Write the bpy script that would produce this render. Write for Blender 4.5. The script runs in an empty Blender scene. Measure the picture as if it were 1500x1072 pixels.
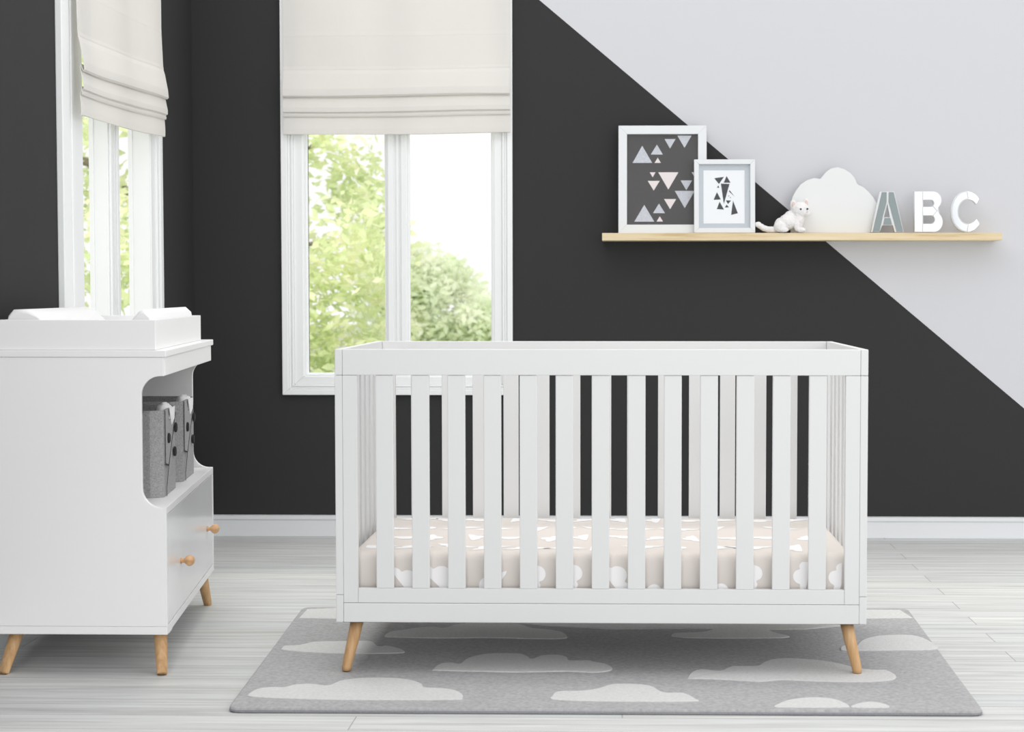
import bpy, bmesh, math, random
from mathutils import Vector, Matrix
random.seed(7)
S = bpy.context.scene
col = S.collection

# ------------------------------------------------------------------ camera
F = 2430.0; H = 1.0; PITCH = math.radians(2.5); YAW = math.radians(1.3)
PX = 912.0 - F * math.tan(YAW); PY = 536.0
cd = bpy.data.cameras.new('camera'); cam = bpy.data.objects.new('camera', cd); col.objects.link(cam)
cam.location = (0, 0, H); cam.rotation_euler = (math.pi / 2 - PITCH, 0, YAW)
cd.sensor_width = 36; cd.lens = F / 1500 * 36; cd.shift_x = (750 - PX) / 1500
cd.clip_end = 200
cd.dof.use_dof = True; cd.dof.focus_distance = 5.2; cd.dof.aperture_fstop = 5.6
S.camera = cam

# ------------------------------------------------------------------ light and exposure
w = bpy.data.worlds.new('World'); S.world = w; w.use_nodes = True
bg = w.node_tree.nodes['Background']; bg.inputs[0].default_value = (0.99, 0.985, 0.995, 1); bg.inputs[1].default_value = 1.08
def area(name, loc, target, size, size_y, power, colr=(1, 1, 1)):
    l = bpy.data.lights.new(name, 'AREA'); l.shape = 'RECTANGLE'; l.size = size; l.size_y = size_y; l.energy = power; l.color = colr
    o = bpy.data.objects.new(name, l); col.objects.link(o); o.location = loc
    o.rotation_euler = (Vector(target) - Vector(loc)).to_track_quat('-Z', 'Y').to_euler()
    return o
area('ceiling_softbox', (-0.9, 3.6, 4.2), (-0.5, 4.6, 0.3), 3.6, 2.6, 36)
area('front_fill', (-1.3, -0.9, 1.9), (-0.6, 4.3, 0.5), 3.2, 2.4, 54)  # added fill behind the camera, brightens crib and dresser fronts
area('side_fill', (3.4, 1.2, 2.3), (-1.2, 4.9, 0.3), 2.8, 2.2, 28)  # added fill from the right, lifts the drawer front
area('garden_fill', (-4.5, 8.6, 9.0), (-3.8, 17.5, 0.6), 9.0, 4.0, 1100, (1.0, 0.98, 0.9))  # added area lamp over the garden, stands in for sun on the foliage
S.view_settings.view_transform = 'Standard'; S.view_settings.look = 'None'
S.view_settings.gamma = 1.0; S.view_settings.use_curve_mapping = False
S.view_settings.exposure = 0.04

# pixel of the 1500 x 1072 frame to a point of a plane
def ray(px, py):
    u = (px - PX) / F; v = -(py - PY) / F
    cp, sp = math.cos(PITCH), math.sin(PITCH); y = cp + v * sp; z = -sp + v * cp
    c, s = math.cos(YAW), math.sin(YAW)
    return (u * c - y * s, u * s + y * c, z)
def at_y(px, py, Y):
    r = ray(px, py); t = Y / r[1]; return Vector((r[0] * t, Y, H + r[2] * t))
def at_z(px, py, Z=0.0):
    r = ray(px, py); t = (Z - H) / r[2]; return Vector((r[0] * t, r[1] * t, Z))

# ------------------------------------------------------------------ materials
def srgb(r, g, b):
    f = lambda c: (c / 255 / 12.92) if c / 255 <= 0.04045 else ((c / 255 + 0.055) / 1.055) ** 2.4
    return (f(r), f(g), f(b), 1)
def mat(name, colr, rough=0.5, metal=0.0, bump=0.0, bscale=60.0, coat=0.0, var=0.0, vscale=4.0, spec=0.5):
    m = bpy.data.materials.new(name); m.use_nodes = True; nt = m.node_tree; b = nt.nodes['Principled BSDF']
    b.inputs['Base Color'].default_value = colr; b.inputs['Roughness'].default_value = rough; b.inputs['Metallic'].default_value = metal
    b.inputs['Coat Weight'].default_value = coat; b.inputs['Coat Roughness'].default_value = 0.12
    b.inputs['Specular IOR Level'].default_value = spec
    tc = nt.nodes.new('ShaderNodeTexCoord')
    n = nt.nodes.new('ShaderNodeTexNoise'); n.inputs['Scale'].default_value = bscale; n.inputs['Detail'].default_value = 4
    nt.links.new(tc.outputs['Object'], n.inputs['Vector'])
    if bump:
        bp = nt.nodes.new('ShaderNodeBump'); bp.inputs['Strength'].default_value = bump; bp.inputs['Distance'].default_value = 0.002
        nt.links.new(n.outputs['Fac'], bp.inputs['Height']); nt.links.new(bp.outputs['Normal'], b.inputs['Normal'])
    n2 = nt.nodes.new('ShaderNodeTexNoise'); n2.inputs['Scale'].default_value = vscale; n2.inputs['Detail'].default_value = 5
    nt.links.new(tc.outputs['Object'], n2.inputs['Vector'])
    mx = nt.nodes.new('ShaderNodeMix'); mx.data_type = 'RGBA'
    v = max(var, 0.01)
    mx.inputs[6].default_value = tuple(c * (1 - v) for c in colr[:3]) + (1,)
    mx.inputs[7].default_value = tuple(min(1, c * (1 + v)) for c in colr[:3]) + (1,)
    nt.links.new(n2.outputs['Fac'], mx.inputs[0]); nt.links.new(mx.outputs[2], b.inputs['Base Color'])
    return m
def wood(name, c1, c2, c3, axis, stretch=12.0, scale=6.0, rough=0.45):
    m = bpy.data.materials.new(name); m.use_nodes = True; nt = m.node_tree; b = nt.nodes['Principled BSDF']
    b.inputs['Roughness'].default_value = rough
    tc = nt.nodes.new('ShaderNodeTexCoord'); mp = nt.nodes.new('ShaderNodeMapping')
    sc = [stretch] * 3; sc[axis] = 1.0; mp.inputs['Scale'].default_value = sc
    n = nt.nodes.new('ShaderNodeTexNoise'); n.inputs['Scale'].default_value = scale; n.inputs['Detail'].default_value = 6; n.inputs['Roughness'].default_value = 0.6
    r = nt.nodes.new('ShaderNodeValToRGB'); e = r.color_ramp.elements
    e[0].position = 0.3; e[0].color = c1; e[1].position = 0.7; e[1].color = c3; k = e.new(0.45); k.color = c2
    nt.links.new(tc.outputs['Object'], mp.inputs[0]); nt.links.new(mp.outputs[0], n.inputs['Vector'])
    nt.links.new(n.outputs['Fac'], r.inputs[0]); nt.links.new(r.outputs[0], b.inputs['Base Color'])
    return m

M = {}
M['white'] = mat('white_lacquer', srgb(226, 227, 227), 0.38, var=0.01)
M['dresser'] = mat('white_lacquer_satin', srgb(247, 247, 247), 0.34, var=0.01)
M['drawer'] = mat('white_lacquer_gloss', srgb(246, 247, 248), 0.3, coat=0.5)
M['frame'] = mat('white_frame', srgb(228, 231, 233), 0.4)
M['trim'] = mat('white_trim_paint', srgb(245, 247, 247), 0.45)
M['skirt'] = mat('white_skirting_paint', srgb(234, 236, 238), 0.45)
M['oak'] = wood('natural_beech', srgb(184, 140, 92), srgb(206, 164, 116), srgb(224, 186, 140), 2)
M['knob'] = wood('turned_beech', srgb(196, 146, 98), srgb(214, 168, 122), srgb(228, 188, 146), 0, 6, 14, 0.3)
M['black'] = mat('black_metal', srgb(30, 30, 32), 0.5)
M['plate'] = mat('white_metal', srgb(225, 228, 234), 0.35)
M['felt'] = mat('grey_felt', srgb(164, 164, 164), 0.95, bump=0.9, bscale=300, var=0.5, vscale=220)
M['feltdark'] = mat('charcoal_felt', srgb(45, 45, 46), 0.95)
M['tissue'] = mat('white_tissue', srgb(245, 245, 245), 0.8, bump=0.6, bscale=120)
M['pad'] = mat('white_pad_cover', srgb(240, 240, 240), 0.7, bump=0.15, bscale=200)
M['strap'] = mat('grey_strap', srgb(200, 200, 202), 0.7)
M['sheet'] = mat('beige_sheet', srgb(220, 213, 207), 0.85, bump=0.25, bscale=9, var=0.02, vscale=300)
M['cloudprint'] = mat('white_cloud_print', srgb(244, 243, 244), 0.85)
M['rug'] = mat('grey_rug_pile', srgb(173, 173, 174), 1.0, bump=1.0, bscale=110, var=0.35, vscale=95, spec=0.1)
M['rugcloud'] = mat('pale_rug_pile', srgb(210, 210, 209), 1.0, bump=1.0, bscale=160, var=0.16, vscale=110, spec=0.1)
M['rugedge'] = mat('rug_binding', srgb(150, 151, 155), 1.0, bump=1.0, bscale=200, var=0.15, vscale=200, spec=0.1)
M['cloudboard'] = mat('white_board', srgb(231, 233, 233), 0.5)
M['printdark'] = mat('black_print', srgb(58, 56, 56), 0.7)
M['printink'] = mat('black_ink', srgb(45, 50, 54), 0.7)
M['paper'] = mat('white_paper', srgb(240, 243, 246), 0.7)
M['mat_grey'] = mat('grey_mount', srgb(192, 200, 206), 0.7)
M['blush'] = mat('blush_print', srgb(232, 224, 224), 0.7)
M['silver'] = mat('silver_print', srgb(196, 200, 208), 0.6, var=0.35, vscale=260)
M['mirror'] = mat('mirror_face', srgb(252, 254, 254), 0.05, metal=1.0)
M['grey_reflection'] = mat('grey_reflection_face', srgb(146, 156, 156), 0.12, metal=1.0)  # darker room reflection painted in as the mirror's tint
M['pale_reflection'] = mat('pale_reflection_face', srgb(192, 196, 199), 0.12, metal=1.0)  # dull reflection on the left of the C, put into the tint
M['plush'] = mat('white_plush', srgb(244, 242, 241), 1.0, bump=1.0, bscale=500, spec=0.1)
M['pink'] = mat('pink_plush', srgb(222, 200, 194), 1.0)
M['eye'] = mat('glass_eye', srgb(40, 60, 70), 0.1)
M['bark'] = mat('tree_bark', srgb(120, 112, 96), 0.9, bump=1, bscale=8, var=0.2)
M['lawn'] = mat('lawn', srgb(196, 200, 178), 1.0, var=0.25, vscale=3)
M['shelf'] = wood('pine_shelf', srgb(196, 170, 124), srgb(224, 204, 164), srgb(234, 218, 184), 0, 16, 3.0, 0.5)

def glass_mat():
    m = bpy.data.materials.new('window_glass'); m.use_nodes = True; nt = m.node_tree; nt.nodes.clear()
    o = nt.nodes.new('ShaderNodeOutputMaterial'); t = nt.nodes.new('ShaderNodeBsdfTransparent'); g = nt.nodes.new('ShaderNodeBsdfGlossy')
    g.inputs['Roughness'].default_value = 0.02; x = nt.nodes.new('ShaderNodeMixShader'); x.inputs[0].default_value = 0.02
    nt.links.new(t.outputs[0], x.inputs[1]); nt.links.new(g.outputs[0], x.inputs[2]); nt.links.new(x.outputs[0], o.inputs[0])
    return m
M['glass'] = glass_mat()
M['picture_glass'] = glass_mat(); M['picture_glass'].name = 'picture_glass'
[n for n in M['picture_glass'].node_tree.nodes if n.type == 'BSDF_GLOSSY'][0].inputs['Roughness'].default_value = 0.35
def cloth_mat(name, colr, tr):
    m = mat(name, colr, 0.9, bump=0.3, bscale=500, var=0.015, vscale=12); nt = m.node_tree; b = nt.nodes['Principled BSDF']
    out = [n for n in nt.nodes if n.type == 'OUTPUT_MATERIAL'][0]
    t = nt.nodes.new('ShaderNodeBsdfTranslucent'); t.inputs[0].default_value = colr
    x = nt.nodes.new('ShaderNodeMixShader'); x.inputs[0].default_value = tr
    nt.links.new(b.outputs[0], x.inputs[1]); nt.links.new(t.outputs[0], x.inputs[2]); nt.links.new(x.outputs[0], out.inputs[0])
    return m
M['blind'] = cloth_mat('linen_blind', srgb(243, 241, 237), 0.3)
def leaf_mat(name, ca, cb, cc):
    m = bpy.data.materials.new(name); m.use_nodes = True; nt = m.node_tree; b = nt.nodes['Principled BSDF']
    out = [n for n in nt.nodes if n.type == 'OUTPUT_MATERIAL'][0]
    tc = nt.nodes.new('ShaderNodeTexCoord'); n = nt.nodes.new('ShaderNodeTexNoise'); n.inputs['Scale'].default_value = 2.0; n.inputs['Detail'].default_value = 6
    n.inputs['Roughness'].default_value = 0.75
    r = nt.nodes.new('ShaderNodeValToRGB'); e = r.color_ramp.elements; e[0].position = 0.36; e[0].color = ca; e[1].position = 0.64; e[1].color = cc; k = e.new(0.5); k.color = cb
    nt.links.new(tc.outputs['Object'], n.inputs['Vector']); nt.links.new(n.outputs['Fac'], r.inputs[0]); nt.links.new(r.outputs[0], b.inputs['Base Color'])
    b.inputs['Roughness'].default_value = 0.6
    t = nt.nodes.new('ShaderNodeBsdfTranslucent'); nt.links.new(r.outputs[0], t.inputs[0])
    x = nt.nodes.new('ShaderNodeMixShader'); x.inputs[0].default_value = 0.5
    nt.links.new(b.outputs[0], x.inputs[1]); nt.links.new(t.outputs[0], x.inputs[2]); nt.links.new(x.outputs[0], out.inputs[0])
    return m
M['leaf'] = leaf_mat('tree_leaves', srgb(204, 218, 172), srgb(230, 239, 198), srgb(253, 248, 226))  # outdoor overexposure put into the leaf colour
M['leaf2'] = leaf_mat('bush_leaves', srgb(228, 240, 208), srgb(244, 250, 228), srgb(255, 255, 244))  # washed-out window haze painted into the bush leaves

def floor_mat():
    m = bpy.data.materials.new('whitewashed_planks'); m.use_nodes = True; nt = m.node_tree; b = nt.nodes['Principled BSDF']
    N = nt.nodes.new; L = nt.links.new
    tc = N('ShaderNodeTexCoord')
    br = N('ShaderNodeTexBrick'); br.offset = 0.37; br.inputs['Scale'].default_value = 1.0
    br.inputs['Brick Width'].default_value = 1.7; br.inputs['Row Height'].default_value = 0.125
    br.inputs['Mortar Size'].default_value = 0.0016; br.inputs['Mortar Smooth'].default_value = 0.6
    br.inputs['Color1'].default_value = (0.0, 0.0, 0.0, 1); br.inputs['Color2'].default_value = (1, 1, 1, 1); br.inputs['Mortar'].default_value = (0.5, 0.5, 0.5, 1)
    L(tc.outputs['Object'], br.inputs['Vector'])
    # grain, shifted plank by plank
    ad = N('ShaderNodeVectorMath'); ad.operation = 'MULTIPLY_ADD'; ad.inputs[1].default_value = (3.1, 0, 5.0)
    L(br.outputs['Color'], ad.inputs[0]); L(tc.outputs['Object'], ad.inputs[2])
    mp = N('ShaderNodeMapping'); mp.inputs['Scale'].default_value = (1.1, 26, 1); L(ad.outputs[0], mp.inputs[0])
    n = N('ShaderNodeTexNoise'); n.inputs['Scale'].default_value = 1.6; n.inputs['Detail'].default_value = 7; n.inputs['Roughness'].default_value = 0.62; n.inputs['Distortion'].default_value = 0.6
    L(mp.outputs[0], n.inputs['Vector'])
    mp2 = N('ShaderNodeMapping'); mp2.inputs['Scale'].default_value = (2.5, 120, 1); L(ad.outputs[0], mp2.inputs[0])
    n2 = N('ShaderNodeTexNoise'); n2.inputs['Scale'].default_value = 1.5; n2.inputs['Detail'].default_value = 3; L(mp2.outputs[0], n2.inputs['Vector'])
    r = N('ShaderNodeValToRGB'); e = r.color_ramp.elements; e[0].position = 0.28; e[0].color = srgb(186, 186, 184); e[1].position = 0.66; e[1].color = srgb(224, 226, 225); k = e.new(0.47); k.color = srgb(209, 211, 210)
    L(n.outputs['Fac'], r.inputs[0])
    m1 = N('ShaderNodeMix'); m1.data_type = 'RGBA'; m1.blend_type = 'MULTIPLY'; m1.inputs[0].default_value = 1.0
    r2 = N('ShaderNodeValToRGB'); e = r2.color_ramp.elements; e[0].position = 0.25; e[0].color = (0.88, 0.88, 0.88, 1); e[1].position = 0.6; e[1].color = (1, 1, 1, 1); L(n2.outputs['Fac'], r2.inputs[0])
    L(r.outputs[0], m1.inputs[6]); L(r2.outputs[0], m1.inputs[7])
    m2 = N('ShaderNodeMix'); m2.data_type = 'RGBA'; m2.blend_type = 'MULTIPLY'; m2.inputs[0].default_value = 1.0
    r3 = N('ShaderNodeValToRGB'); e = r3.color_ramp.elements; e[0].color = (0.93, 0.935, 0.94, 1); e[1].color = (1.03, 1.02, 1.0, 1); L(br.outputs['Color'], r3.inputs[0])
    L(m1.outputs[2], m2.inputs[6]); L(r3.outputs[0], m2.inputs[7])
    m3 = N('ShaderNodeMix'); m3.data_type = 'RGBA'; m3.inputs[7].default_value = srgb(150, 150, 150)
    L(br.outputs['Fac'], m3.inputs[0]); L(m2.outputs[2], m3.inputs[6])
    L(m3.outputs[2], b.inputs['Base Color'])
    b.inputs['Roughness'].default_value = 0.55; b.inputs['Specular IOR Level'].default_value = 0.3
    bp = N('ShaderNodeBump'); bp.inputs['Strength'].default_value = 0.25; bp.inputs['Distance'].default_value = 0.002
    L(n.outputs['Fac'], bp.inputs['Height']); L(bp.outputs['Normal'], b.inputs['Normal'])
    return m
M['floor'] = floor_mat()

WY = 6.80          # back wall plane
WX = -1.765        # left wall plane
DARK = srgb(52, 52, 53); LIGHT = srgb(211, 212, 216)
M['wall_dark'] = mat('charcoal_wall_paint', DARK, 0.75, bump=0.08, bscale=90, var=0.03, vscale=2, spec=0.25)
def wall_mat():
    a = at_y(790, 0, WY); b_ = at_y(1500, 598, WY); k = (b_.z - a.z) / (b_.x - a.x)
    m = mat('two_tone_wall_paint', DARK, 0.75, bump=0.08, bscale=90, spec=0.25); nt = m.node_tree; N = nt.nodes.new; L = nt.links.new
    b = nt.nodes['Principled BSDF']
    g = N('ShaderNodeNewGeometry'); s = N('ShaderNodeSeparateXYZ'); L(g.outputs['Position'], s.inputs[0])
    t = N('ShaderNodeMath'); t.operation = 'MULTIPLY_ADD'; t.inputs[1].default_value = -k; L(s.outputs['X'], t.inputs[0]); L(s.outputs['Z'], t.inputs[2])
    c = N('ShaderNodeMath'); c.operation = 'GREATER_THAN'; c.inputs[1].default_value = a.z - k * a.x; L(t.outputs[0], c.inputs[0])
    x = N('ShaderNodeMix'); x.data_type = 'RGBA'; x.inputs[6].default_value = DARK; x.inputs[7].default_value = LIGHT
    L(c.outputs[0], x.inputs[0]); L(x.outputs[2], b.inputs['Base Color'])
    return m
M['wall'] = wall_mat()

# ------------------------------------------------------------------ building helpers
def tag(o, label=None, cat=None, group=None, kind=None):
    if label: o['label'] = label
    if cat: o['category'] = cat
    if group: o['group'] = group
    if kind: o['kind'] = kind
    return o
def empty(name, loc, **k):
    o = bpy.data.objects.new(name, None); col.objects.link(o); o.location = loc; o.empty_display_size = 0.05
    return tag(o, **k)
class MB:
    def __init__(s): s.bm = bmesh.new(); s.mi = 0
    def face(s, pts, mi=0):
        f = s.bm.faces.new([s.bm.verts.new(p) for p in pts]); f.material_index = mi; return f
    def box(s, x0, x1, y0, y1, z0, z1, mi=0):
        if x0 > x1: x0, x1 = x1, x0
        if y0 > y1: y0, y1 = y1, y0
        if z0 > z1: z0, z1 = z1, z0
        return s.hexa([(x0, y0), (x1, y0), (x1, y1), (x0, y1)], z0, z1, mi)
    def hexa(s, ring, z0, z1, mi=0, top=None):
        top = top or ring; n = len(ring)
        a = [s.bm.verts.new((p[0], p[1], z0)) for p in ring]; b = [s.bm.verts.new((p[0], p[1], z1)) for p in top]
        fs = [s.bm.faces.new(a[::-1]), s.bm.faces.new(b)] + [s.bm.faces.new((a[i], a[(i + 1) % n], b[(i + 1) % n], b[i])) for i in range(n)]
        for f in fs: f.material_index = mi
        return s
    def prism(s, pts3, vec, mi=0):
        n = len(pts3); v = Vector(vec)
        a = [s.bm.verts.new(p) for p in pts3]; b = [s.bm.verts.new(Vector(p) + v) for p in pts3]
        fs = [s.bm.faces.new(a[::-1]), s.bm.faces.new(b)] + [s.bm.faces.new((a[i], a[(i + 1) % n], b[(i + 1) % n], b[i])) for i in range(n)]
        for f in fs: f.material_index = mi
        return s
    def tube(s, pts, rads, seg=20, mi=0, caps=True, smooth=True):
        rings = []; P = [Vector(p) for p in pts]
        for i, p in enumerate(P):
            d = (P[min(i + 1, len(P) - 1)] - P[max(i - 1, 0)]).normalized()
            up = Vector((0, 0, 1)) if abs(d.z) < 0.9 else Vector((0, 1, 0))
            u = d.cross(up).normalized(); v = d.cross(u)
            rings.append([s.bm.verts.new(p + (u * math.cos(2 * math.pi * k / seg) + v * math.sin(2 * math.pi * k / seg)) * rads[i]) for k in range(seg)])
        for a, b in zip(rings, rings[1:]):
            for k in range(seg):
                f = s.bm.faces.new((a[k], a[(k + 1) % seg], b[(k + 1) % seg], b[k])); f.material_index = mi; f.smooth = smooth
        if caps:
            s.bm.faces.new(rings[0][::-1]).material_index = mi; s.bm.faces.new(rings[-1]).material_index = mi
        return s
    def ball(s, c, r, sc=(1, 1, 1), mi=0, sub=3, rot=None):
        g = bmesh.ops.create_icosphere(s.bm, subdivisions=sub, radius=r)
        for v in g['verts']:
            q = Vector((v.co.x * sc[0], v.co.y * sc[1], v.co.z * sc[2]))
            if rot: q = rot @ q
            v.co = q + Vector(c)
        for f in {f for v in g['verts'] for f in v.link_faces}: f.material_index = mi; f.smooth = True
        return s
    def build(s, name, mats, parent=None, bevel=0.0, seg=2, loc=None):
        """vertices are given in world space; the object's origin is the parent's (or loc)"""
        o0 = Vector(parent_world(parent)) if parent else Vector((0, 0, 0))
        base = Vector(loc) if loc is not None else (o0 if parent else Vector((0, 0, 0)))
        bmesh.ops.recalc_face_normals(s.bm, faces=s.bm.faces)
        for v in s.bm.verts: v.co -= base
        me = bpy.data.meshes.new(name); s.bm.to_mesh(me); s.bm.free()
        for m_ in (mats if isinstance(mats, (list, tuple)) else [mats]): me.materials.append(m_)
        o = bpy.data.objects.new(name, me); col.objects.link(o)
        o.parent = parent; o.location = base - o0
        if bevel:
            b = o.modifiers.new('bevel', 'BEVEL'); b.width = bevel; b.segments = seg; b.limit_method = 'ANGLE'; b.angle_limit = math.radians(40)
        return o
def parent_world(p):
    v = Vector((0, 0, 0))
    while p is not None: v += Vector(p.location); p = p.parent
    return v
def struct(o): o['kind'] = 'structure'; return o
def copy_tree(o, parent=None, loc=None, label=None):
    c = o.copy(); col.objects.link(c); c.parent = parent
    if loc is not None: c.location = loc
    if label: c['label'] = label
    for ch in list(o.children): copy_tree(ch, c)
    return c
def plate(loops, y0, y1, bevel=0.0):
    """closed loops of (x, z), holes allowed, standing plate from y0 to y1 (world) as a bmesh MB"""
    cu = bpy.data.curves.new('tmp', 'CURVE'); cu.dimensions = '2D'; cu.fill_mode = 'BOTH'
    for lp in loops:
        sp = cu.splines.new('POLY'); sp.points.add(len(lp) - 1); sp.use_cyclic_u = True
        for p, q in zip(sp.points, lp): p.co = (q[0], q[1], 0, 1)
    t = abs(y1 - y0) / 2; cu.extrude = max(t - bevel, 1e-5); cu.bevel_depth = bevel; cu.bevel_resolution = 1; cu.offset = -bevel
    ob = bpy.data.objects.new('tmp', cu); col.objects.link(ob)
    dg = bpy.context.evaluated_depsgraph_get(); me = bpy.data.meshes.new_from_object(ob.evaluated_get(dg))
    b = MB(); b.bm.from_mesh(me); bpy.data.objects.remove(ob); bpy.data.curves.remove(cu); bpy.data.meshes.remove(me)
    bmesh.ops.remove_doubles(b.bm, verts=b.bm.verts, dist=1e-6)
    ym = (y0 + y1) / 2
    for v in b.bm.verts: v.co = Vector((v.co.x, ym - v.co.z, v.co.y))
    return b
def smooth_loop(pts, n=5):
    out = []; N_ = len(pts)
    for i in range(N_):
        p0, p1, p2, p3 = (Vector(pts[(i + k - 1) % N_]) for k in range(4))
        for j in range(n):
            t = j / n
            out.append(0.5 * ((2 * p1) + (p2 - p0) * t + (2 * p0 - 5 * p1 + 4 * p2 - p3) * t * t + (3 * p1 - p0 - 3 * p2 + p3) * t ** 3))
    return out

# ------------------------------------------------------------------ the room
b = MB(); b.box(WX - 0.15, 4.2, -1.5, WY + 0.15, -0.05, 0.0)
struct(b.build('floor', M['floor']))
b = MB(); b.box(-40, 40, WY + 0.16, 70, -0.45, -0.35); b.box(-40, WX - 0.16, -10, WY + 0.15, -0.45, -0.35)
struct(b.build('lawn', M['lawn']))

HT = 2.75
# window openings
W1 = dict(a=at_y(445, 400, WY).x, b=at_y(724, 400, WY).x, z0=at_y(470, 551, WY).z, z1=2.5)
W2 = dict(a=5.382, b=6.16, z0=0.66, z1=2.5)
b = MB()
b.box(WX - 0.12, W1['a'], WY, WY + 0.12, 0, HT); b.box(W1['b'], 4.2, WY, WY + 0.12, 0, HT)
b.box(W1['a'], W1['b'], WY, WY + 0.12, 0, W1['z0']); b.box(W1['a'], W1['b'], WY, WY + 0.12, W1['z1'], HT)
struct(b.build('wall_back', M['wall']))
b = MB()
b.box(WX - 0.072, WX, -1.5, W2['a'], 0, HT); b.box(WX - 0.072, WX, W2['b'], WY, 0, HT)
b.box(WX - 0.072, WX, W2['a'], W2['b'], 0, W2['z0']); b.box(WX - 0.072, WX, W2['a'], W2['b'], W2['z1'], HT)
struct(b.build('wall_left', M['wall_dark']))
# skirting with a stepped top
BH = 0.086
b = MB(); b.prism([(WX, WY, 0), (WX, WY - 0.012, 0), (WX, WY - 0.012, BH - 0.022), (WX, WY - 0.017, BH - 0.016), (WX, WY - 0.017, BH - 0.002), (WX, WY, BH)], (4.2 - WX, 0, 0))
struct(b.build('baseboard_back', M['skirt']))
b = MB(); b.prism([(WX, -1.5, 0), (WX + 0.012, -1.5, 0), (WX + 0.012, -1.5, BH - 0.022), (WX + 0.017, -1.5, BH - 0.016), (WX + 0.017, -1.5, BH - 0.002), (WX, -1.5, BH)], (0, WY - 0.018 + 1.5, 0))
struct(b.build('baseboard_left', M['skirt']))

def rect_frame(b, a0, a1, z0, z1, wd, n0, n1, mp):
    """four mitred bars, outer rectangle a0..a1 x z0..z1, width wd, from depth n0 to n1"""
    o = [(a0, z0), (a1, z0), (a1, z1), (a0, z1)]; i = [(a0 + wd[0], z0 + wd[1]), (a1 - wd[2], z0 + wd[1]), (a1 - wd[2], z1 - wd[3]), (a0 + wd[0], z1 - wd[3])]
    for k in range(4):
        q = [o[k], o[(k + 1) % 4], i[(k + 1) % 4], i[k]]
        va = [b.bm.verts.new(mp(p[0], n0, p[1])) for p in q]; vb = [b.bm.verts.new(mp(p[0], n1, p[1])) for p in q]
        b.bm.faces.new(va); b.bm.faces.new(vb)
        for j in range(4): b.bm.faces.new((va[j], va[(j + 1) % 4], vb[(j + 1) % 4], vb[j]))
def window(name, W, mull, near, far, bot, mp, recess, loc):
    """a runs along the wall, n > 0 towards the room"""
    r = empty(name, loc, kind='structure')
    A0, A1, Z0, Z1 = W['a'] - near, W['b'] + far, W['z0'] - bot, W['z1'] + bot
    c = MB(); f = lambda k: (near * k, bot * k, far * k, bot * k)
    rect_frame(c, A0, A1, Z0, Z1, f(0.30), -0.0, 0.022, mp)
    q = 0.30; rect_frame(c, A0 + near * q, A1 - far * q, Z0 + bot * q, Z1 - bot * q, f(0.14), 0.0, 0.014, mp)
    q = 0.44; rect_frame(c, A0 + near * q, A1 - far * q, Z0 + bot * q, Z1 - bot * q, f(0.12), 0.0, 0.018, mp)
    q = 0.56; rect_frame(c, A0 + near * q, A1 - far * q, Z0 + bot * q, Z1 - bot * q, f(0.44), 0.0, 0.010, mp)
    struct(c.build('window_casing', M['trim'], r, 0.003))
    c = MB(); rect_frame(c, W['a'], W['b'], W['z0'], W['z1'], (0.006,) * 4, -recess - 0.012, 0.006, mp); struct(c.build('window_jamb', M['trim'], r))
    c = MB()
    m0, m1 = mull; w_ = m1 - m0
    def bar(a0, a1, n0, n1):
        P = [mp(a0, n0, 0), mp(a1, n0, 0), mp(a1, n1, 0), mp(a0, n1, 0)]
        c.hexa([(p[0], p[1]) for p in P], W['z0'] + 0.006, W['z1'] - 0.006)
    bar(m0, m1, -recess - 0.010, -0.008); bar(m0 + w_ * 0.08, m0 + w_ * 0.34, -0.0079, 0.001); bar(m0 + w_ * 0.46, m0 + w_ * 0.60, -0.0079, -0.001); bar(m0 + w_ * 0.70, m0 + w_ * 0.93, -0.0079, 0.001)
    struct(c.build('mullion', M['trim'], r, 0.002))
    for a0, a1 in ((W['a'] + 0.006, m0), (m1, W['b'] - 0.006)):
        c = MB(); rect_frame(c, a0, a1, W['z0'] + 0.006, W['z1'] - 0.006, (0.008,) * 4, -recess - 0.012, -recess + 0.004, mp); s_ = struct(c.build('window_sash', M['trim'], r, 0.001))
        c = MB(); P = [mp(a0 + 0.008, -recess - 0.006, 0), mp(a1 - 0.008, -recess - 0.006, 0), mp(a1 - 0.008, -recess - 0.010, 0), mp(a0 + 0.008, -recess - 0.010, 0)]
        c.hexa([(p[0], p[1]) for p in P], W['z0'] + 0.014, W['z1'] - 0.014); struct(c.build('window_pane', M['glass'], s_))
    return r
e0 = at_y(413, 300, WY).x; e1 = at_y(751, 300, WY).x
window('window_1', W1, (at_y(566, 400, WY).x, at_y(597, 400, WY).x), W1['a'] - e0, e1 - W1['b'], W1['z0'] - at_y(470, 578, WY).z,
       lambda a, n, z: (a, WY - n, z), 0.022, ((e0 + e1) / 2, WY, W1['z0']))
window('window_2', W2, (5.70, 5.81), 0.226, 0.12, 0.09, lambda a, n, z: (WX + n, a, z), 0.06, (WX, 5.77, W2['z0']))

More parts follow.
